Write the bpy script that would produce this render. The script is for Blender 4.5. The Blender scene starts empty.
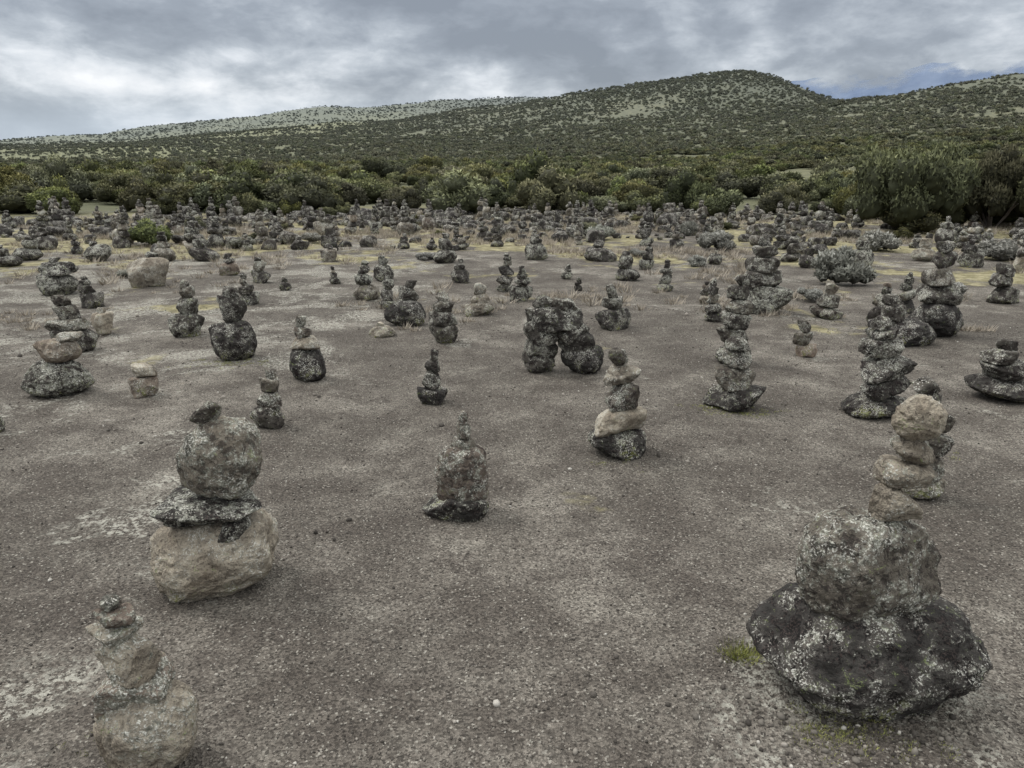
import bpy, math, random, bmesh, mathutils
import numpy as np
random.seed(7); rng=np.random.default_rng(7)
S=bpy.context.scene
F=745.0; PITCH=math.radians(16.38); CH=1.6
cp,sp=math.cos(PITCH),math.sin(PITCH)
# ---------------------------------------------------------------- camera
cd=bpy.data.cameras.new("camera"); cam=bpy.data.objects.new("camera",cd); S.collection.objects.link(cam)
cam.location=(0,0,CH); cam.rotation_euler=(math.radians(90)-PITCH,0,0)
cd.sensor_width=36; cd.lens=F/1024*36; cd.clip_start=0.05; cd.clip_end=20000
S.camera=cam
S.view_settings.view_transform='Standard'; S.view_settings.look='None'; S.view_settings.exposure=0

# survey helper: bearing/depression measured on the photograph -> metres
def ray(px,py):
    a=(px-512)/F; b=(384-py)/F
    return np.array([a, cp+b*sp, -sp+b*cp])
def ground(px,py):
    r=ray(px,py); t=-CH/r[2]; return r*t, t

# ---------------------------------------------------------------- numpy noise
def _h(i,j,k,s):
    n=(i*374761393+j*668265263+k*2147483647+s*1274126177).astype(np.int64)&0xffffffff
    n=((n^(n>>13))*1274126177)&0xffffffff
    n=((n^(n>>16))*2246822519)&0xffffffff
    n=n^(n>>15)
    return (n&0xffffff)/float(0xffffff)*2-1
def vnoise(p,seed=0):
    p=np.asarray(p,float); f=np.floor(p); i=f.astype(np.int64); t=p-f; t=t*t*t*(t*(t*6-15)+10)
    x,y,z=i[:,0],i[:,1],i[:,2]; u,v,w=t[:,0],t[:,1],t[:,2]
    def L(a,b,q): return a+(b-a)*q
    c=lambda a,b,d:_h(x+a,y+b,z+d,seed)
    return L(L(L(c(0,0,0),c(1,0,0),u),L(c(0,1,0),c(1,1,0),u),v),L(L(c(0,0,1),c(1,0,1),u),L(c(0,1,1),c(1,1,1),u),v),w)
def fbm(p,o=4,seed=0,g=.5):
    a=1;s=0;q=np.asarray(p,float)
    for k in range(o):
        s=s+a*vnoise(q,seed+k*17); q=q*2.03+5.1; a*=g
    return s

# ---------------------------------------------------------------- node helpers
class M:
    def __init__(s,name):
        s.m=bpy.data.materials.new(name); s.m.use_nodes=True; s.t=s.m.node_tree; s.t.nodes.clear()
        s.out=s.t.nodes.new('ShaderNodeOutputMaterial')
        s.geo=s.t.nodes.new('ShaderNodeNewGeometry'); s.tc=s.t.nodes.new('ShaderNodeTexCoord')
    def link(s,a,b): s.t.links.new(a,b)
    def setin(s,sock,v):
        if isinstance(v,bpy.types.NodeSocket): s.t.links.new(v,sock)
        else:
            if isinstance(v,tuple) and len(v)==3 and sock.type=='RGBA': v=v+(1,)
            sock.default_value=v
    def noise(s,vec,scale,detail=4,rough=.55,dist=0.):
        n=s.t.nodes.new('ShaderNodeTexNoise'); s.link(vec,n.inputs['Vector'])
        n.inputs['Scale'].default_value=scale; n.inputs['Detail'].default_value=detail
        n.inputs['Roughness'].default_value=rough; n.inputs['Distortion'].default_value=dist
        return n.outputs['Fac']
    def vor(s,vec,scale,feat='F1',out='Distance'):
        n=s.t.nodes.new('ShaderNodeTexVoronoi'); n.feature=feat; s.link(vec,n.inputs['Vector'])
        n.inputs['Scale'].default_value=scale; return n.outputs[out]
    def math(s,op,a,b=0.,clamp=False):
        n=s.t.nodes.new('ShaderNodeMath'); n.operation=op; n.use_clamp=clamp
        s.setin(n.inputs[0],a); s.setin(n.inputs[1],b); return n.outputs[0]
    def mr(s,v,a,b,c=0.,d=1.,smooth=True):
        n=s.t.nodes.new('ShaderNodeMapRange'); n.interpolation_type='SMOOTHSTEP' if smooth else 'LINEAR'
        s.setin(n.inputs[0],v)
        for i,x in enumerate((a,b,c,d)): s.setin(n.inputs[i+1],x)
        return n.outputs[0]
    def ramp(s,f,stops):
        n=s.t.nodes.new('ShaderNodeValToRGB'); s.link(f,n.inputs[0]); e=n.color_ramp.elements
        while len(e)<len(stops): e.new(.5)
        for k,(p,c) in zip(e,stops): k.position=p; k.color=tuple(c)+(1,)
        return n.outputs[0]
    def mix(s,f,a,b,mode='MIX'):
        n=s.t.nodes.new('ShaderNodeMix'); n.data_type='RGBA'; n.blend_type=mode
        s.setin(n.inputs[0],f); s.setin(n.inputs[6],a); s.setin(n.inputs[7],b); return n.outputs[2]
    def attr(s,name):
        n=s.t.nodes.new('ShaderNodeAttribute'); n.attribute_name=name; return n
    def sep(s,v):
        n=s.t.nodes.new('ShaderNodeSeparateXYZ'); s.link(v,n.inputs[0]); return n.outputs
    def dist(s,v,p):
        n=s.t.nodes.new('ShaderNodeVectorMath'); n.operation='DISTANCE'; s.link(v,n.inputs[0]); n.inputs[1].default_value=p; return n.outputs['Value']
    def bump(s,h,strength,dist,prev=None):
        n=s.t.nodes.new('ShaderNodeBump'); n.inputs['Strength'].default_value=strength; n.inputs['Distance'].default_value=dist
        s.link(h,n.inputs['Height'])
        if prev is not None: s.link(prev,n.inputs['Normal'])
        return n.outputs[0]
    def finish(s,col,rough=.9,normal=None,spec=.25,shader=None):
        b=s.t.nodes.new('ShaderNodeBsdfPrincipled'); s.setin(b.inputs['Base Color'],col); s.setin(b.inputs['Roughness'],rough)
        b.inputs['Specular IOR Level'].default_value=spec
        if normal is not None: s.link(normal,b.inputs['Normal'])
        s.bsdf=b; s.link(b.outputs[0],s.out.inputs[0]); return s.m

# ---- stone
def stone_mat():
    s=M("lichen_stone"); P=s.tc.outputs['Object']
    a=s.attr("stone"); sc=s.sep(a.outputs['Vector']); tan,lich,rnd=sc[0],sc[1],sc[2]
    off=s.t.nodes.new('ShaderNodeVectorMath'); off.operation='ADD'; s.link(P,off.inputs[0])
    cmb=s.t.nodes.new('ShaderNodeCombineXYZ')
    s.link(s.math('MULTIPLY',rnd,37.),cmb.inputs[0]); s.link(s.math('MULTIPLY',rnd,-19.),cmb.inputs[1]); s.link(s.math('MULTIPLY',rnd,11.),cmb.inputs[2])
    s.link(cmb.outputs[0],off.inputs[1]); V=off.outputs[0]
    n1=s.noise(V,7,5,.68); n2=s.noise(V,42,5,.78,.2); n3=s.noise(V,130,3,.7); n5=s.noise(V,17,5,.80,.7)
    dark=s.ramp(n1,[(.30,(.024,.023,.022)),(.47,(.055,.051,.048)),(.58,(.108,.097,.087)),(.70,(.19,.165,.14))])
    tanc=s.ramp(n1,[(.28,(.25,.205,.155)),(.5,(.42,.37,.295)),(.7,(.56,.51,.42))])
    tanc=s.mix(s.mr(n3,.54,.64,0,.8),tanc,(.11,.09,.075))
    red=s.mix(s.mr(rnd,.8,.95,0,.45),tanc,(.22,.135,.11))
    col=s.mix(tan,dark,red)
    thr=s.mr(lich,0,1,.615,.45,False)
    thr=s.math('ADD',thr,s.mr(tan,.5,1.,0,.04))
    lf=s.math('ADD',s.math('MULTIPLY',n2,.60),s.math('MULTIPLY',n1,.40))
    m=s.mr(s.math('SUBTRACT',lf,thr),-.010,.022)
    grey=s.ramp(n3,[(.3,(.11,.112,.092)),(.5,(.29,.29,.245)),(.66,(.60,.59,.52))])
    col=s.mix(s.math('MULTIPLY',m,.9),col,grey)
    gl=s.math('MULTIPLY',s.mr(n5,.41,.35),s.mr(n3,.45,.55)); col=s.mix(s.math('MULTIPLY',gl,.65),col,(.26,.31,.13))
    mb=s.mr(n5,.52,.555,0,.92); col=s.mix(s.math('MULTIPLY',mb,s.mr(tan,0,1,1,.25,False)),col,s.mix(s.mr(n3,.47,.58),(.012,.011,.011),(.065,.050,.046)))
    mw=s.math('MULTIPLY',s.mr(n3,.55,.60),s.mr(n1,.48,.56)); col=s.mix(s.math('MULTIPLY',mw,.92),col,(.70,.69,.63))
    z=s.sep(P)[2]
    mm=s.math('MULTIPLY',s.mr(z,.15,.0),s.mr(n1,.50,.60)); mm=s.math('MULTIPLY',mm,s.mr(n2,.50,.56))
    col=s.mix(s.math('MULTIPLY',mm,.85),col,(.19,.20,.03))
    h=s.math('ADD',s.math('MULTIPLY',n2,1.),s.math('MULTIPLY',n3,.6)); h=s.math('SUBTRACT',h,s.math('MULTIPLY',mb,.12))
    b=s.bump(h,1.,.018)
    return s.finish(col,.92,b,.2)
STONE=stone_mat()

def ground_mat():
    s=M("gravel_and_heath_ground"); P=s.geo.outputs['Position']
    r=s.dist(P,(0,0,0))
    big=s.noise(P,.5,6,.62); med=s.noise(P,2.3,5,.68); fine=s.noise(P,45,3,.7)
    col=s.ramp(big,[(.34,(.085,.076,.065)),(.5,(.129,.116,.100)),(.66,(.187,.170,.147))])
    col=s.mix(s.mr(med,.38,.60,.8,0),col,(.065,.056,.048))
    col=s.mix(s.mr(med,.56,.70,0,.45),col,(.26,.242,.208))
    vb=s.sep(s.vor(P,140,'F1','Color'))
    k=s.mr(vb[0],0,1,.4,1.65,False); kk=s.t.nodes.new('ShaderNodeCombineColor')
    for i in range(3): s.link(k,kk.inputs[i])
    col=s.mix(.9,col,s.mix(1.,col,kk.outputs[0],'MULTIPLY'))
    col=s.mix(s.mr(vb[1],.93,.99,0,.6),col,(.38,.36,.315))
    col=s.mix(s.mr(vb[2],.84,.97,0,.8),col,(.033,.029,.026))
    col=s.mix(s.mr(fine,.48,.7,0,.5),col,(.062,.053,.046))
    x,y,z=s.sep(P)
    crust=s.noise(P,1.0,6,.76,.4)
    left=s.mr(x,-.7,-2.0,0,.075); farm=s.mr(r,4.5,9,0,.05)
    gb,_=ground(840,715); bl=s.mr(s.dist(P,(gb[0],gb[1],0)),.30,.75,.17,0)
    gc,_=ground(30,740); bc=s.mr(s.dist(P,(gc[0],gc[1],0)),.2,.8,.09,0)
    crust=s.math('ADD',s.math('ADD',crust,bc),s.math('ADD',left,s.math('ADD',farm,bl)))
    cm=s.math('MULTIPLY',s.mr(crust,.60,.68,0,.8),s.mr(fine,.46,.57))
    col=s.mix(cm,col,(.36,.35,.305))
    gn=s.noise(P,5,5,.72)
    tm=s.math('ADD',s.noise(P,.42,6,.68),s.mr(r,6,20,-.08,.10))
    tm=s.mr(tm,.53,.585)
    turf=s.ramp(gn,[(.3,(.075,.068,.038)),(.46,(.19,.17,.09)),(.64,(.37,.335,.21))])
    col=s.mix(s.math('MULTIPLY',tm,.85),col,turf)
    hn=s.noise(P,.012,6,.62); hn2=s.noise(P,.3,5,.75)
    heath=s.ramp(hn,[(.36,(.086,.089,.055)),(.5,(.117,.117,.070)),(.62,(.160,.154,.092))])
    heath=s.mix(s.mr(hn2,.40,.6,0,.75),heath,(.074,.078,.049))
    sunlit_band=s.math('MULTIPLY',s.mr(x,-30,-150),s.mr(r,230,380)); heath=s.mix(s.math('MULTIPLY',sunlit_band,.7),heath,s.ramp(hn,[(.4,(.155,.157,.082)),(.6,(.24,.237,.12))]))  # sunlight on the left slope painted as paler yellow-green heath
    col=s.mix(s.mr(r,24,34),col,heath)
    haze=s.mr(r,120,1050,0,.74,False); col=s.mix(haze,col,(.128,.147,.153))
    h=s.math('ADD',s.noise(P,7,3,.6),s.math('MULTIPLY',fine,.35))
    b=s.bump(h,.6,.03); b=s.bump(s.vor(P,140),.9,.006,b)
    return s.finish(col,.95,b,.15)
GROUND=ground_mat()

def leaf_mat(name,c_dark,c_mid,c_tip,var=.5):
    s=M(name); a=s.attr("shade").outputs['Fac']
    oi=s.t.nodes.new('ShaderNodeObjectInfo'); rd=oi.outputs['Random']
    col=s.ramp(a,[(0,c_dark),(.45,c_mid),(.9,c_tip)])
    h=s.t.nodes.new('ShaderNodeHueSaturation'); s.link(col,h.inputs['Color'])
    s.link(s.mr(rd,0,1,.455,.512,False),h.inputs['Hue']); s.link(s.mr(s.math('FRACT',s.math('MULTIPLY',rd,7.3)),0,1,1-var,1+var*.8,False),h.inputs['Value'])
    s.link(s.mr(s.math('FRACT',s.math('MULTIPLY',rd,13.7)),0,1,.6,1.1,False),h.inputs['Saturation'])
    col=h.outputs[0]
    col=s.mix(s.mr(s.dist(s.geo.outputs['Position'],(0,0,0)),80,950,0,.74,False),col,(.122,.140,.142))  # aerial haze mixed into the leaf colour by distance, as on the ground
    return s.finish(col,.75,None,.15)
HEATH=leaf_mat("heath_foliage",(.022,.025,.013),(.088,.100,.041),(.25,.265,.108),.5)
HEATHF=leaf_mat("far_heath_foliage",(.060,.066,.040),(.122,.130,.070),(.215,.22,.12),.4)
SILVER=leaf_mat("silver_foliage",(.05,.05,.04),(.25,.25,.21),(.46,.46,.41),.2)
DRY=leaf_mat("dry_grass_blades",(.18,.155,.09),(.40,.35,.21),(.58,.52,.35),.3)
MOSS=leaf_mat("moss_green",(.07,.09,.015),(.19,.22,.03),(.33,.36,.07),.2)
def plain(name,col,rough=.9):
    s=M(name); n=s.noise(s.tc.outputs['Object'],14,6,.7)
    return s.finish(s.ramp(n,[(.3,tuple(c*.6 for c in col)),(.7,col)]),rough,s.bump(n,.6,.01))
BARK=plain("bark",(.22,.19,.17))

# ---------------------------------------------------------------- mesh helper
def mk(name,V,T,mat,attrs=None,loc=(0,0,0),smooth=True,parent=None):
    V=np.asarray(V,np.float32); T=np.asarray(T,np.int32); k=T.shape[1]
    me=bpy.data.meshes.new(name); me.vertices.add(len(V)); me.vertices.foreach_set('co',V.ravel())
    me.loops.add(T.size); me.loops.foreach_set('vertex_index',T.ravel())
    me.polygons.add(len(T)); me.polygons.foreach_set('loop_start',np.arange(0,T.size,k,dtype=np.int32))
    me.polygons.foreach_set('loop_total',np.full(len(T),k,np.int32))
    if smooth: me.polygons.foreach_set('use_smooth',np.ones(len(T),bool))
    for an,(ty,arr) in (attrs or {}).items():
        at=me.attributes.new(an,ty,'POINT'); at.data.foreach_set('vector' if ty=='FLOAT_VECTOR' else 'value',np.asarray(arr,np.float32).ravel())
    me.update(calc_edges=True); me.materials.append(mat)
    o=bpy.data.objects.new(name,me); o.location=loc; S.collection.objects.link(o)
    if parent: o.parent=parent
    return o
_ico={}
def ico(s):
    if s not in _ico:
        bm=bmesh.new(); bmesh.ops.create_icosphere(bm,subdivisions=s,radius=1)
        _ico[s]=(np.array([v.co[:] for v in bm.verts]),np.array([[v.index for v in f.verts] for f in bm.faces])); bm.free()
    return _ico[s]

# ---------------------------------------------------------------- terrain
def sky_profile(pts):
    az=[];te=[]
    for x,y in pts:
        r=ray(x,y); az.append(math.atan2(r[0],r[1])); te.append(max(0,r[2]/math.hypot(r[0],r[1])))
    return np.array(az),np.array(te)
LAY=[ # R0,R,profile power, measured ridge line
 (30,230,.9,[(-400,160),(0,158),(300,156),(600,154),(700,150),(800,146),(900,140),(1024,136),(1400,120)]),
 (110,560,1.1,[(-400,160),(0,148),(100,142),(200,134),(300,124),(400,112),(470,103),(540,95),(600,87),(650,78),(700,70),(742,66),(775,72),(805,84),(840,98),(880,115),(960,138),(1100,160)]),
 (45,430,1.0,[(640,165),(700,150),(760,128),(800,110),(840,98),(900,86),(960,77),(1024,67),(1150,50),(1500,30)]),
 (300,1000,1.0,[(-600,150),(-200,142),(0,137),(100,129),(200,119),(300,108),(400,101),(480,96),(560,95),(650,102),(800,130)]),
]
PR=[sky_profile(l[3]) for l in LAY]
def H(x,y):
    x=np.asarray(x,float); y=np.asarray(y,float); r=np.hypot(x,y); az=np.arctan2(x,y)
    hs=[np.zeros_like(r)]
    back=np.clip(1-(np.abs(az)-1.2)/.8,0.25,1)
    for (R0,R,pw,_),(A,T) in zip(LAY,PR):
        t=np.clip((r-R0)/(R-R0),0,1); te=np.interp(az,A,T)*back
        h=np.minimum(r,R)*te*t**pw
        h=h*np.clip(1-np.maximum(r-R,0)/(R*1.5),0,1)
        hs.append(h)
    hs=np.array(hs); k=.35+.01*r
    mx=hs.max(0); h=mx+k*np.log(np.exp((hs-mx)/k).sum(0)/1.0)-k*math.log(5)*np.exp(-mx/(k*2))
    h=np.where(r<30,0,h*np.clip((r-30)/25,0,1))
    p=np.stack([x,y,0*x],-1).reshape(-1,3)
    n=(fbm(p/80,3,3).reshape(x.shape))*np.clip(r-80,0,400)*.006
    m=fbm(p/9,3,5).reshape(x.shape)*np.clip(r-18,0,30)*.010
    s=vnoise(p*1.1,11).reshape(x.shape)*.012+vnoise(p*.35,12).reshape(x.shape)*.02
    return h+n+m+s
def Hs(x,y): return float(H(np.array([x]),np.array([y]))[0])
naz=900
rr=np.concatenate([[0.02],np.geomspace(.25,30,150),np.geomspace(30.6,2600,260)])
az=np.linspace(-math.pi,math.pi,naz,endpoint=False)
az=az*(.45+.55*(np.abs(az)/math.pi)**1.5)
AZ,RR=np.meshgrid(az,rr); X=RR*np.sin(AZ); Y=RR*np.cos(AZ); Z=H(X.ravel(),Y.ravel())
V=np.stack([X.ravel(),Y.ravel(),Z],-1)
i=np.arange(len(rr)-1)[:,None]*naz; j=np.arange(naz)[None]; j2=(j+1)%naz
T=np.stack([i+j,i+j2,i+naz+j2,i+naz+j],-1).reshape(-1,4)[:,::-1]
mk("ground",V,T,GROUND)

# distant mountain: blue haze put into its colour, cloud cover done as transparency
def mountain():
    pts=[(640,150),(720,104),(780,76),(830,64),(880,56),(920,54),(980,48),(1060,40),(1200,20),(1500,60)]
    A,Te=sky_profile(pts); az=np.linspace(A[0],A[-1],260); v=np.linspace(0,1,60)
    AZ,VV=np.meshgrid(az,v); R=5200+VV*1300
    Z=np.interp(AZ,A,Te)*6500*VV**1.2
    X=R*np.sin(AZ);Y=R*np.cos(AZ); p=np.stack([X,Y,0*X],-1).reshape(-1,3)
    Z=Z.ravel()+fbm(p/500,5,4)*50*VV.ravel()
    n=260; i=np.arange(59)[:,None]*n; j=np.arange(n-1)[None]
    T=np.stack([i+j,i+j+1,i+n+j+1,i+n+j],-1).reshape(-1,4)
    s=M("hazy_mountain"); P=s.geo.outputs['Position']; nn=s.noise(P,.0022,5,.65)
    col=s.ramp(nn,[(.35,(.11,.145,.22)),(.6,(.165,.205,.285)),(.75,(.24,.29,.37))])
    s.finish(col,1,None,0)
    z=s.sep(P)[2]
    f=s.math('ADD',s.mr(z,480,800,0,1),s.mr(s.noise(P,.0016,5,.6),.35,.7,-.45,.55)); f=s.mr(f,.25,.8)
    tr=s.t.nodes.new('ShaderNodeBsdfTransparent'); ms=s.t.nodes.new('ShaderNodeMixShader')
    s.link(f,ms.inputs[0]); s.link(s.bsdf.outputs[0],ms.inputs[1]); s.link(tr.outputs[0],ms.inputs[2]); s.link(ms.outputs[0],s.out.inputs[0])
    mk("distant_mountain",np.stack([X.ravel(),Y.ravel(),Z-60],-1),T,s.m)
mountain()

# ---------------------------------------------------------------- stones
def rock(sub,seed,ang=11,planes=15,lo_=.62,flat=.72,sq=0.):
    R=np.random.default_rng(seed); U,T=ico(sub)
    N=R.normal(size=(planes,3)); N/=np.linalg.norm(N,axis=1)[:,None]; N=np.vstack([N,[.05,0,1],[0,.05,-1]])
    d=np.concatenate([R.uniform(lo_,1.0,planes),[flat,flat]])
    q=np.clip(U@N.T,0,None)/d; r=(np.sum(q**ang,1)+.25**ang)**(-1/ang); r=np.clip(r,.4,1.35)
    if sq>0:
        e=2.9; sup=(np.abs(U)**e).sum(1)**(-1/e); r=r*(1-sq)+sup*sq
    r*=1+.06*fbm(U*1.6+seed%97,3,seed%31)+.03*fbm(U*5+seed%89,3,seed%29)
    V=U*r[:,None]; lo,hi=V.min(0),V.max(0); V=(V-(lo+hi)/2)/((hi-lo)/2)
    return V,T
def rotm(rx,ry,rz): return np.array(mathutils.Euler((rx,ry,rz)).to_matrix())
# shape kinds: 0 slabby/angular, 1 rounded boulder, 2 blocky boulder, 3 squared-off round boulder
KIND={0:(None,13,.62,.66,0),1:(9,34,.84,.85,0),2:(13,20,.74,.74,0),3:(10,26,.80,.86,.6),4:(14,18,.74,.70,.45)}
def stone(c,s,seed,sub,tan,lich,tilt=0.,rough=1.,kind=0):
    kind=int(kind); ang,pl,lo_,fl,sq=KIND[kind]; ang=ang or random.choice([10,14,20])
    V,T=rock(sub,seed,ang=ang,planes=pl,lo_=lo_,flat=fl,sq=sq)
    V=V*np.array(s); sz=min(s)
    if sub>=5:
        w=V+seed*.37%50
        nr=V/np.linalg.norm(V,axis=1)[:,None]
        d=fbm(w*9,3,1)*.007*rough+fbm(w*38,3,2,.65)*.0036*rough
        pit=np.clip(vnoise(w*60,5)-.25,0,1)*.008*rough
        V=V+nr*np.minimum(d-pit,sz*.3)[:,None]*min(1,sz/.06)
    if tilt: V=V@rotm(0,tilt,0).T
    rnd=(seed*0.618)%1
    A=np.tile([tan,lich,rnd],(len(V),1))
    return V+np.array(c),T,A
def join(parts):
    Vs=[];Ts=[];As=[];n=0
    for V,T,A in parts: Vs.append(V);Ts.append(T+n);As.append(A);n+=len(V)
    return np.vstack(Vs),np.vstack(Ts),np.vstack(As)
OCC=[]
def emit(name,parts,x,y):
    V,T,A=join(parts); return mk(name,V,T,STONE,{"stone":('FLOAT_VECTOR',A)},loc=(x,y,Hs(x,y)))
_seed=[100]
def ns(): _seed[0]+=7; return _seed[0]
def cairn(px,py,stones,name="stone_cairn",stack=True,sub=None,kinds={}):
    g,t=ground(px,py); mpp=t/F; w0=stones[0][2]*mpp
    D0=g[1]+.36*w0; X0=ray(px,py)[0]*D0/ray(px,py)[1]
    parts=[]; prev=None
    for k,st in enumerate(stones):
        cx,cy,w,h,tan,lich=st[:6]; tilt=st[6] if len(st)>6 and st[6] is not None else random.uniform(-.12,.12)
        dy=st[7] if len(st)>7 else random.uniform(-.008,.008); D=D0+dy
        r=ray(cx,cy); tt=D/r[1]; P=r*tt+np.array([0,0,CH]); m=tt/F
        sx=w*m/2; app=h*m/2; th=math.atan2(-r[2],r[1]); sy=sx*random.uniform(.78,.95)
        if len(st)>8: sy=sx*st[8]
        sz=math.sqrt(max(app**2-(sy*math.sin(th))**2,(.5*app)**2))/math.cos(th)
        z=P[2]
        if k==0: z=sz*.84
        elif stack and prev is not None:
            gap=(z-sz)-prev+.10*sz
            if gap>0: sz+=gap/2; z-=gap/2
        prev=z+sz*.95
        sb=sub or (7 if w>90 else 6 if w>34 else 5)
        kd=kinds.get(k,1 if (w>118 or (k==0 and random.random()<.6)) else 0)
        print("st",round(P[0],2),round(D,2),"z",round(z,3),"s",round(sx,3),round(sy,3),round(sz,3)) if w>100 else None
        parts.append(stone((P[0]-X0,dy,z),(sx,sy,sz),ns(),sb,tan,lich,tilt,kind=kd))
    OCC.append((X0,D0,w0/2)); return emit(name,parts,X0,D0)
def stack_parts(w,h,tan,lich,sub):
    n=max(2,int(round(h/w*2.6+random.uniform(-.4,.8)))); n=min(n,7)
    ws=[w*(1-.70*(i/(n-1))**random.uniform(.55,1.1))*random.uniform(.85,1.12) for i in range(n)]
    hs=np.array([q*random.uniform(.38,.8) for q in ws]); hs=hs/hs.sum()*h*1.06
    z=-.04*h; parts=[];x=y=0
    for i in range(n):
        sx=ws[i]/2; sz=hs[i]/2
        t=min(1,max(0,tan+random.choice([-.1,0,0,.3,.6])*(random.random()<.4)))
        parts.append(stone((x,y,z+sz),(sx,sx*random.uniform(.75,1),sz*1.06),ns(),sub,t,max(0,min(1,lich+random.uniform(-.3,.3))),random.uniform(-.22,.22),kind=(i==0 and random.random()<.5)))
        z+=hs[i]*.95; x+=random.uniform(-.22,.22)*sx; y+=random.uniform(-.15,.15)*sx
    return parts
def quick(px,py,w,h,tan=.05,lich=.5,sub=5):
    g,t=ground(px,py); m=t/F; D=g[1]+.36*w*m; X0=g[0]*D/g[1]
    OCC.append((X0,D,w*m/2)); return emit("stone_cairn",stack_parts(w*m,h*m,tan,lich,sub),X0,D)

# --- foreground and middle cairns, stone by stone
cairn(856,728,[(856,655,216,134,.02,.42,.0,0.,.80),(868,568,138,112,.30,.58,-.05,-.05,.62),(893,499,48,34,.75,.3,-.15,-.06),(904,475,46,30,.75,.5,.1,-.05),(912,450,38,26,.6,.6,-.1,-.05),(919,414,46,36,.95,.3,.35,-.05)],kinds={0:1,1:4,5:1})
cairn(922,503,[(922,490,44,28,.6,.5),(925,466,38,28,.3,.6),(928,443,42,26,.2,.5),(930,420,36,26,.3,.5),(928,400,36,22,.1,.5),(925,385,28,16,.1,.4)])
cairn(218,603,[(218,560,122,88,.88,.40,-.25),(231,527,34,22,.05,.7,-.2,-.09),(217,502,102,46,.03,.72,-.06),(219,446,80,64,.45,.66,.12),(206,409,22,26,.2,.8,.5)],kinds={0:1,2:0,3:4})
cairn(148,792,[(148,738,106,96,.85,.6,-.3),(128,690,84,54,.7,.7,-.45),(130,656,58,44,.85,.6,.3),(114,631,50,24,.75,.7,.15),(115,617,40,18,.5,.8,.2),(111,606,20,14,.4,.9,0)])
cairn(458,520,[(457,502,66,34,.02,.6),(463,471,56,62,.40,.6,.08),(463,441,24,16,.3,.7),(463,427,15,16,.4,.7),(463,415,10,14,.4,.7)],kinds={1:4})
cairn(617,459,[(617,444,60,30,.02,.5,.1),(620,419,54,30,1.,.25,-.1),(622,393,34,24,.2,.6),(621,372,36,20,.55,.3,.1),(619,355,20,16,.2,.5)])
cairn(735,413,[(735,399,60,28,.03,.5),(733,375,42,24,.3,.5),(735,355,36,18,.2,.6),(737,342,24,14,.1,.6)])
cairn(733,366,[(733,352,36,20,.1,.6),(731,336,34,18,.2,.6),(735,320,30,16,.1,.6),(738,305,28,14,.3,.6),(738,292,22,12,.1,.6),(742,281,14,10,.1,.6)])
cairn(880,421,[(877,407,68,28,.02,.4),(882,385,54,24,.05,.5),(886,364,56,22,.05,.55),(880,347,40,20,.1,.6),(886,334,32,14,.1,.6),(882,322,20,14,.1,.5)])
cairn(1000,406,[(1003,392,64,28,.03,.4),(1006,372,50,22,.05,.5),(1003,357,36,16,.1,.5),(1006,346,20,12,.1,.5)])
cairn(560,374,[(538,364,34,24,.1,.5),(541,348,34,22,.05,.6),(541,331,36,24,.1,.6),(555,316,56,26,.05,.6,-.05),(568,329,44,26,.1,.55,.3),(576,342,38,24,.05,.5),(582,357,44,34,.0,.35),(545,302,26,15,.1,.6),(564,305,28,16,.2,.6),(536,316,24,16,.1,.5),(556,330,22,16,.05,.5)],name="stone_arch_cairn",stack=False,kinds={6:1})
cairn(432,405,[(432,396,31,18,0,.35),(431,379,20,20,.05,.5),(432,365,15,13,.05,.6),(434,354,9,12,.1,.6)])
cairn(307,381,[(307,363,38,35,.0,.35),(306,342,32,14,.75,.5),(302,330,18,12,.3,.6),(301,320,12,12,.3,.6)],kinds={0:1})
cairn(269,430,[(268,417,34,26,.15,.5),(269,399,29,18,.25,.5),(270,385,21,14,.4,.5),(271,374,13,11,.3,.5)])
cairn(145,398,[(145,388,31,22,.65,.4),(143,371,26,15,.85,.3)])
cairn(58,400,[(58,381,64,38,.1,.8),(58,351,38,26,.8,.4),(68,338,28,12,.5,.5)],kinds={1:1})
cairn(233,362,[(233,341,46,42,.02,.4),(232,308,29,26,.05,.5),(232,292,16,12,.1,.6)],kinds={0:1})
cairn(187,338,[(187,326,35,25,.1,.7),(188,306,22,20,.1,.6),(187,292,16,14,.3,.6),(185,284,9,9,.3,.6)])
cairn(76,356,[(74,344,44,26,.1,.5),(68,326,38,14,.3,.6),(66,313,26,14,.2,.6),(62,302,16,12,.2,.6)])
cairn(405,327,[(405,315,42,28,.0,.3),(408,294,20,18,.1,.5),(410,284,14,10,.1,.5)])
cairn(443,345,[(443,334,30,22,.15,.4),(443,318,32,16,.1,.5),(443,306,22,12,.2,.5),(442,296,14,12,.3,.5)])
cairn(480,315,[(480,308,30,14,.5,.5),(480,297,20,12,.7,.4),(480,287,13,11,.6,.5)])
cairn(615,330,[(614,319,38,22,.02,.4),(613,303,22,14,.1,.6),(612,290,13,14,.1,.6)])
cairn(762,315,[(762,300,54,30,.1,.9),(762,279,40,18,.1,.5),(763,265,30,16,.1,.5),(764,252,24,14,.1,.5),(765,241,14,12,.1,.5)])
cairn(828,319,[(828,312,30,14,.2,.6),(829,299,20,14,.2,.6),(831,287,14,12,.5,.5)])
cairn(805,357,[(806,350,20,14,.95,.2),(803,337,20,14,.3,.6),(805,324,13,12,.2,.5)])
cairn(935,339,[(935,319,54,36,.0,.35),(937,293,40,20,.1,.6),(940,276,30,18,.3,.4),(943,260,26,16,.1,.5),(946,247,18,12,.1,.5)])
cairn(905,346,[(900,332,60,28,.0,.3),(893,312,26,18,.1,.5),(890,299,18,12,.1,.5)])
cairn(1003,304,[(1003,295,30,18,.1,.5),(1003,280,24,14,.1,.5),(1004,269,18,12,.1,.5)])
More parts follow.
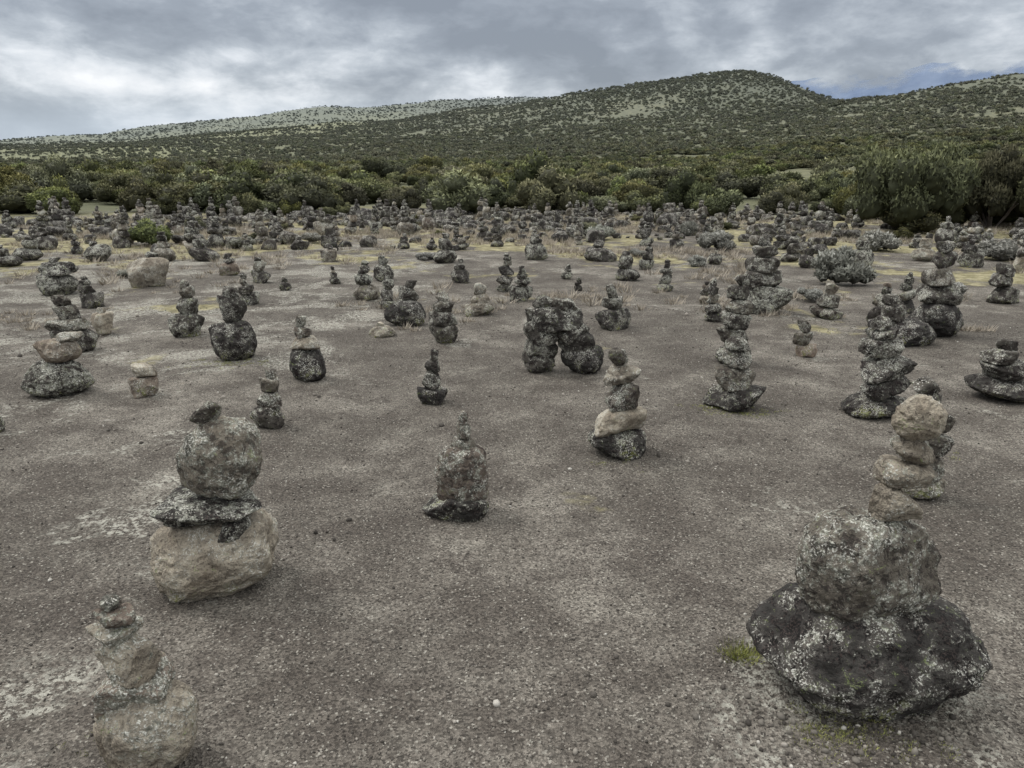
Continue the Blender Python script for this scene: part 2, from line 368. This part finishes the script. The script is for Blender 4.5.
for q in [(-2,434,16,60),(60,296,46,38),(30,262,30,25),(8,268,25,22),(45,250,24,22),(105,336,28,28,.6),(92,308,24,32),(152,288,44,34),(166,262,24,30),(98,262,30,20),(125,245,24,20),(205,262,30,26),(230,277,24,22),(250,304,22,32),(262,283,22,26),(286,290,14,14),(300,250,20,14),(330,262,20,16),(335,284,12,18),(367,300,26,40),(388,308,20,34),(384,282,24,26),(445,265,28,30),(460,284,20,24),(506,292,20,40),(521,301,22,36),(536,262,22,26),(567,281,13,15),(578,291,10,14),(600,262,34,20),(627,282,28,30),(646,270,16,26),(665,292,18,32),(715,265,15,14),(713,322,20,44),(706,303,16,22),(790,262,20,30),(807,268,18,26),(880,328,26,46),(903,314,24,42),(968,268,24,28),(985,256,20,26),(1022,262,24,28),(382,338,30,14,.6),(860,268,26,30),(922,262,22,28)]:
    quick(*q)
def free(x,y,w):
    return all((x-a)**2+(y-b)**2>(w*.5+c)**2 for a,b,c in OCC)
n=0;tries=0
while n<290 and tries<9000:
    tries+=1
    a=random.uniform(-.86,.86); r=random.triangular(12.5,26.5,23)
    x,y=r*math.sin(a),r*math.cos(a)
    if x>.42*y and r>14 and random.random()<.6: continue
    if y<14.5 and random.random()<.75: continue
    w=random.uniform(.17,.40)
    if not free(x,y,w+.12): continue
    OCC.append((x,y,w/2)); h=w*random.uniform(.9,2.2); h=min(h,.72)
    emit("stone_cairn",stack_parts(w,h,random.choice([0,0,0,.05,.2]),random.uniform(.1,.6),4 if r<16 else 3),x,y); n+=1
# --- loose boulders (one mass)
parts=[]
n=0;tries=0
while n<820 and tries<12000:
    tries+=1
    a=random.uniform(-.86,.86); r=random.triangular(13,28.5,26)
    x,y=r*math.sin(a),r*math.cos(a)
    if y<14.5 and random.random()<.7: continue
    if x>.42*y and random.random()<.65: continue
    if fbm(np.array([[x*.22,y*.22,3.]]),2,77)[0]<-.10 and random.random()<.85: continue
    w=random.uniform(.10,.42)
    if random.random()<.08 and r>18: w*=1.6
    if not free(x,y,w*.5): continue
    sx=w/2; sz=sx*random.uniform(.45,.8)
    V,T,A=stone((x,y,Hs(x,y)+sz*.65),(sx,sx*random.uniform(.7,1),sz),ns(),4 if w>.35 else 3,random.choice([0,0,0,0,.1]),random.uniform(.0,.4),random.uniform(-.2,.2)); parts.append((V,T,A)); n+=1
V,T,A=join(parts); mk("boulder_field",V,T,STONE,{"stone":('FLOAT_VECTOR',A)})

# --- gravel
def gravel(N=42000):
    U,T0=ico(1); nv=len(U)
    a=rng.uniform(-.95,.95,N); r=1.0+8.5*rng.random(N)**1.35
    x=r*np.sin(a); y=r*np.cos(a)
    # a looser ring of chips beside the big cairn
    gb,_=ground(850,730); M0=900; x[:M0]=gb[0]+rng.normal(0,.30,M0); y[:M0]=gb[1]+rng.normal(0,.16,M0)
    z=H(x,y)
    s=.0014+.0036*rng.random(N)**3*(1+r*.12); big=rng.random(N)<.005; s=np.where(big,s*3.2,s); s[:M0]*=1.5
    sc=s[:,None]*rng.uniform(.6,1.3,(N,3)); 
    V=U[None]*rng.uniform(.75,1.2,(N,nv,1))*sc[:,None]+np.stack([x,y,z+s*.3],-1)[:,None]
    T=T0[None]+(np.arange(N)*nv)[:,None,None]
    A=np.stack([rng.choice([.1,.4,.7,.9],N),rng.uniform(.2,.6,N),rng.random(N)],-1)
    s2=M("gravel_stone"); at=s2.sep(s2.attr("stone").outputs['Vector'])
    col=s2.ramp(at[2],[(0,(.035,.031,.027)),(.4,(.090,.080,.070)),(.75,(.16,.145,.126)),(.95,(.27,.245,.215)),(1,(.46,.44,.40))]); s2.finish(col,.9)
    mk("gravel",V.reshape(-1,3),T.reshape(-1,3),s2.m,{"stone":('FLOAT_VECTOR',np.repeat(A,nv,0))},smooth=False)
gravel()

# ---------------------------------------------------------------- vegetation
def foliage(nl,nleaf,size,seed,flat=.62,blade=2.2,lobe=(.20,.40)):
    R=np.random.default_rng(seed)
    a=R.uniform(0,6.28,nl); rad=np.sqrt(R.random(nl))*.68
    C=np.stack([rad*np.cos(a),rad*np.sin(a),.25+R.random(nl)*.75*(1-rad*.8)],-1); LR=R.uniform(lobe[0],lobe[1],nl)
    k=R.integers(0,nl,nleaf); d=R.normal(size=(nleaf,3)); d[:,2]=np.abs(d[:,2])*1.1-.35*R.random(nleaf); d/=np.linalg.norm(d,axis=1)[:,None]
    f=R.uniform(.72,1.08,nleaf); P=C[k]+d*(LR[k]*f)[:,None]; P[:,2]*=flat*1.3; 
    ok=P[:,2]>.02; P=P[ok]; d=d[ok]; f=f[ok]; n=len(P)
    t=d*.35+R.normal(size=(n,3))*.55+np.array([0,0,.35]); t/=np.linalg.norm(t,axis=1)[:,None]
    b=np.cross(t,d+R.normal(size=(n,3))*.35); b/=np.linalg.norm(b,axis=1)[:,None]
    s=(size*R.uniform(.6,1.4,n))[:,None]
    V=np.stack([P-b*s*.5,P+b*s*.5,P+t*s*blade],1).reshape(-1,3); T=np.arange(3*n).reshape(-1,3)
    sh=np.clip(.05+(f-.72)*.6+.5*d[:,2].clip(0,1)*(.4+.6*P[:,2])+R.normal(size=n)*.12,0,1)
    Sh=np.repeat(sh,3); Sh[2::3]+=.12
    U,T0=ico(2 if nleaf<2500 else 3)
    for q in range(nl):
        W=U*LR[q]*.74*(1+.25*fbm(U*3+q,2,q)[:,None])+C[q]; W[:,2]*=flat*1.3; W[:,2]=np.maximum(W[:,2],.0)
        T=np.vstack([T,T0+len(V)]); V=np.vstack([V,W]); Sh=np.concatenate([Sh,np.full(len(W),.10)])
    return V,T,Sh
def put_bush(name,V,T,Sh,mat,loc,s,rz=0.):
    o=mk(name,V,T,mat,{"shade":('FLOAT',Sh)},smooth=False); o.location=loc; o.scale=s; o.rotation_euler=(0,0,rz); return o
NEAR=[];MID=[];FAR=[]
spots=[(-6.,27.5),(2.5,28),(9.8,27.5),(-13,27)]
for q in range(4):
    V,T,Sh=foliage(12+q*3,5200,.045,50+q,flat=.76,blade=1.7); x,y=spots[q]
    NEAR.append(put_bush("heath_bush",V,T,Sh,HEATH,(x,y,Hs(x,y)),(.9,.9,.95),q))
for q in range(4):
    V,T,Sh=foliage(9,1000,.095,70+q); x,y=-22+14*q,62
    MID.append(put_bush("heath_bush",V,T,Sh,HEATH,(x,y,Hs(x,y)),(1.2,1.2,1.2),q))
for q in range(3):
    V,T,Sh=foliage(5,90,.26,90+q,blade=1.3); x,y=-60+50*q,230
    FAR.append(put_bush("heath_bush",V,T,Sh,HEATHF,(x,y,Hs(x,y)),(1.2,1.2,1.2),q))

def instancer(name,P,scale,rot,objs):
    n=len(P); me=bpy.data.meshes.new(name); me.vertices.add(n); me.vertices.foreach_set('co',np.asarray(P,np.float32).ravel())
    def A(nm,ty,v,key): a=me.attributes.new(nm,ty,'POINT'); a.data.foreach_set(key,v.ravel())
    A('sc','FLOAT_VECTOR',np.asarray(scale,np.float32),'vector'); A('ro','FLOAT_VECTOR',np.asarray(rot,np.float32),'vector')
    A('ix','INT',rng.integers(0,len(objs),n).astype(np.int32),'value')
    o=bpy.data.objects.new(name,me); S.collection.objects.link(o)
    g=bpy.data.node_groups.new(name,'GeometryNodeTree'); g.interface.new_socket('Geometry',in_out='INPUT',socket_type='NodeSocketGeometry'); g.interface.new_socket('Geometry',in_out='OUTPUT',socket_type='NodeSocketGeometry')
    N=g.nodes; gi=N.new('NodeGroupInput'); go=N.new('NodeGroupOutput'); jn=N.new('GeometryNodeJoinGeometry'); io=N.new('GeometryNodeInstanceOnPoints')
    for ob in reversed(objs):
        oi=N.new('GeometryNodeObjectInfo'); oi.inputs['Object'].default_value=ob; oi.transform_space='ORIGINAL'
        oi.inputs['As Instance'].default_value=True; g.links.new(oi.outputs['Geometry'],jn.inputs[0])
    def at(nm,ty):
        a=N.new('GeometryNodeInputNamedAttribute'); a.data_type=ty; a.inputs['Name'].default_value=nm; return a.outputs[0]
    g.links.new(gi.outputs[0],io.inputs['Points']); g.links.new(jn.outputs[0],io.inputs['Instance']); io.inputs['Pick Instance'].default_value=True
    g.links.new(at('ix','INT'),io.inputs['Instance Index']); g.links.new(at('sc','FLOAT_VECTOR'),io.inputs['Scale'])
    g.links.new(at('ro','FLOAT_VECTOR'),io.inputs['Rotation'])
    g.links.new(io.outputs[0],go.inputs[0]); md=o.modifiers.new('scatter','NODES'); md.node_group=g; return o
def scatter(name,r0,r1,dens,smin,smax,objs,amax=.9,thr=None,amin=None):
    amin=-amax if amin is None else amin
    A=(amax-amin)/2*(r1*r1-r0*r0); n=int(A*dens); r=np.sqrt(rng.uniform(r0*r0,r1*r1,n)); a=rng.uniform(amin,amax,n)
    x=r*np.sin(a); y=r*np.cos(a); p=np.stack([x,y,0*x],-1)
    c=fbm(p/ (35 if r1>70 else 6),4,21)+.5*fbm(p/(8 if r1>70 else 3),2,33)
    keep=c>(thr if thr is not None else -9)
    if r0>150: keep&=~((x<-40)&(r>260)&(rng.random(n)<.35*np.clip((-x-40)/100,0,1)))
    x,y,r,p,c=x[keep],y[keep],r[keep],p[keep],c[keep]; n=len(x); z=H(x,y)
    s=(smin+(smax-smin)*rng.random(n)**1.4)*(1+.25*np.clip(c,-1,1)); sv=np.stack([s*rng.uniform(.85,1.3,n),s*rng.uniform(.85,1.3,n),s*rng.uniform(.75,1.25,n)],-1)
    rot=np.stack([0*s,0*s,rng.uniform(0,6.28,n)],-1)
    print(name,n); instancer(name,np.stack([x,y,z-.03*s],-1),sv,rot,objs)
scatter("heath_thicket",25.0,58,.36,.5,1.35,NEAR,amax=.85,thr=-.35)
scatter("heath_edge",19.5,26,.34,.4,1.05,NEAR,amax=.9,amin=.46,thr=-.4)
scatter("heath_shrubs",58,200,.17,.8,1.4,MID,amax=.75,thr=-.9)
scatter("hillside_shrubs",195,560,.18,.7,1.35,FAR,amax=.72,thr=-1.2)
scatter("far_hillside_shrubs",560,1050,.035,.9,1.5,FAR,amax=.72,thr=-1.2)
scatter("low_heath",17,27,.20,.14,.34,NEAR,thr=.1)

def limb(p0,p1,r0,r1,k=6):
    p0=np.array(p0,float);p1=np.array(p1,float); d=p1-p0; d/=np.linalg.norm(d); a=np.cross(d,[.3,.9,.1]); a/=np.linalg.norm(a); b=np.cross(d,a)
    th=np.arange(k)*2*math.pi/k; ring=np.cos(th)[:,None]*a+np.sin(th)[:,None]*b
    mid=(p0+p1)/2+np.array([random.uniform(-.05,.05) for _ in range(3)])
    V=np.vstack([p0+ring*r0,mid+ring*(r0+r1)/2,p1+ring*r1]); T=[]
    for u in range(2):
        for v in range(k): T.append([u*k+v,u*k+(v+1)%k,(u+1)*k+(v+1)%k,(u+1)*k+v])
    return V,np.array(T)
def bigbush(px,py,wpx,hpx,seed):
    g,t=ground(px,py); m=t/F; x,y=g[0],g[1]; w=wpx*m; h=hpx*m
    e=bpy.data.objects.new("giant_heath_bush",None); S.collection.objects.link(e); e.location=(x,y,Hs(x,y))
    V,T,Sh=foliage(32,17000,.028,seed,flat=.6,lobe=(.17,.32),blade=1.7); o=mk("crown",V,T,HEATH,{"shade":('FLOAT',Sh)},smooth=False,parent=e)
    o.scale=(w/2,w/2*.9,h*1.25); o.location=(0,0,h*.06)
    for q in range(10):
        a=random.uniform(0,6.28); L=limb((math.cos(a)*.1,math.sin(a)*.1,-.03),(math.cos(a)*w*.24,math.sin(a)*w*.22,h*random.uniform(.3,.5)),.03,.012)
        mk("stem_%d"%(q+1),L[0],L[1],BARK,parent=e)
for q,b in enumerate([(908,232,128,84),(990,228,100,76),(1050,232,90,80),(862,218,60,42),(955,216,60,46)]): bigbush(*b,200+q)

# --- silver cushion shrubs
for q,(px,py,w,h) in enumerate([(848,286,66,40),(722,252,44,22),(700,268,22,12),(690,236,30,16),(1005,262,50,24),(960,300,36,18),(240,250,30,14),(600,240,36,16),(815,302,30,16),(425,262,26,10),(880,252,50,22),(310,244,26,12),(120,280,22,10),(640,258,22,10)]):
    g,t=ground(px,py); m=t/F; V,T,Sh=foliage(14,3800,.055,300+q,flat=.6)
    put_bush("silver_shrub",V,T,Sh,SILVER,(g[0],g[1]+.2,0),(w*m/2,w*m/2,h*m),q)

# --- dry grass tufts
def blades(name,tuft,mat,k,spread,wd):
    Vs=[];Sh=[]
    for x,y,h in tuft:
        z=Hs(x,y); a=rng.uniform(0,6.28,k); rd=rng.random(k)*h*spread
        b=np.stack([x+rd*np.cos(a),y+rd*np.sin(a),np.full(k,z-.003)],-1)
        tip=b+np.stack([np.cos(a)*h*rng.uniform(0,.9,k),np.sin(a)*h*rng.uniform(0,.9,k),h*rng.uniform(.4,1.1,k)],-1)
        w=np.stack([-np.sin(a+1),np.cos(a+1),0*a],-1)*(wd+h*.03)
        Vs.append(np.stack([b-w,b+w,tip],1).reshape(-1,3)); s=rng.uniform(0,.8,k); q=np.repeat(s,3); q[2::3]+=.2; Sh.append(q)
    V=np.vstack(Vs); mk(name,V,np.arange(len(V)).reshape(-1,3),mat,{"shade":('FLOAT',np.concatenate(Sh))},smooth=False)
tuft=[];c=0
while c<4600:
    a=random.uniform(-.86,.86); r=random.triangular(8,27,20); x,y=r*math.sin(a),r*math.cos(a)
    nn=fbm(np.array([[x*.35,y*.35,0]]),3,41)[0]
    if nn<.30-(r-8)*.038: continue
    if x<-1 and y<17 and random.random()<.7: continue
    tuft.append((x,y,random.uniform(.04,.14))); c+=1
for px,py in [(430,330),(370,308),(780,310),(800,296),(860,300),(970,330),(30,330),(15,320),(985,300),(60,330),(470,312),(770,312),(745,318),(600,300),(540,300)]:
    g,_=ground(px,py)
    for _ in range(9): tuft.append((g[0]+random.uniform(-.4,.4),g[1]+random.uniform(-.1,.5),random.uniform(.03,.09)))
blades("dry_grass",tuft,DRY,28,1.1,.004)
tuft=[]
for px,py,n_,sx,hh in [(228,363,60,.16,.012),(850,738,60,.09,.010),(742,655,26,.03,.024),(742,412,40,.14,.012),(712,408,25,.08,.012),(610,462,14,.08,.008),(95,745,10,.05,.008),(930,455,12,.08,.01),(820,735,20,.05,.01)]:
    g,_=ground(px,py)
    for _ in range(n_): tuft.append((g[0]+random.gauss(0,sx),g[1]+random.gauss(0,sx*.5),random.uniform(.5,1.4)*hh))
blades("moss",tuft,MOSS,26,2.2,.0012)

# ---------------------------------------------------------------- light
SUN_EL,SUN_AZ=56,-62
W=bpy.data.worlds.new("World"); S.world=W; W.use_nodes=True; t=W.node_tree; t.nodes.clear()
s=M.__new__(M); s.t=t; s.m=None
out=t.nodes.new('ShaderNodeOutputWorld'); bg=t.nodes.new('ShaderNodeBackground'); bg.inputs[1].default_value=.125; t.links.new(bg.outputs[0],out.inputs[0])
sk=t.nodes.new('ShaderNodeTexSky'); sk.sky_type='NISHITA'; sk.sun_disc=False; sk.sun_elevation=math.radians(SUN_EL); sk.sun_rotation=math.radians(SUN_AZ)
tc=t.nodes.new('ShaderNodeTexCoord'); mp=t.nodes.new('ShaderNodeMapping'); t.links.new(tc.outputs['Generated'],mp.inputs[0]); mp.inputs['Scale'].default_value=(1,1,2.2)
mp.inputs['Location'].default_value=(1.35,.1,.55)
n1=s.noise(mp.outputs[0],3.3,7,.52,.2); n2=s.noise(mp.outputs[0],13,6,.6,.2)
dx,dy_,z=s.sep(tc.outputs['Generated'])
f=s.math('ADD',s.math('MULTIPLY',n1,.70),s.math('MULTIPLY',n2,.30))
f=s.math('ADD',f,s.mr(dx,-.15,-.45,0,.035)); f=s.math('ADD',f,s.mr(dx,.25,.5,0,.035))
f=s.math('SUBTRACT',f,s.mr(z,.12,.21,0,.02))
cl=s.ramp(f,[(.38,(2.2,2.45,2.85)),(.45,(2.85,3.15,3.6)),(.51,(4.1,4.45,4.9)),(.57,(6.1,6.4,6.8)),(.64,(8.0,8.1,8.3))])
cc=t.nodes.new('ShaderNodeCombineColor')
t.links.new(s.mr(z,.2,.65,1.,4.0),cc.inputs[0]); t.links.new(s.mr(z,.2,.65,1.,3.75),cc.inputs[1]); t.links.new(s.mr(z,.2,.65,1.,3.33),cc.inputs[2])
cl=s.mix(1.,cl,cc.outputs[0],'MULTIPLY')
low=s.mr(z,.09,.03,0,.6); cl=s.mix(low,cl,(4.4,5.2,6.2))
col=s.mix(.92,sk.outputs[0],cl); t.links.new(col,bg.inputs[0])
sl=bpy.data.lights.new("sun","SUN"); sl.energy=1.5; sl.angle=math.radians(15); sl.color=(1,.97,.93)
so=bpy.data.objects.new("sun",sl); S.collection.objects.link(so)
d=mathutils.Vector((math.sin(math.radians(SUN_AZ))*math.cos(math.radians(SUN_EL)),math.cos(math.radians(SUN_AZ))*math.cos(math.radians(SUN_EL)),math.sin(math.radians(SUN_EL))))
so.rotation_euler=d.to_track_quat('Z','Y').to_euler()
print("objects",len(bpy.data.objects))
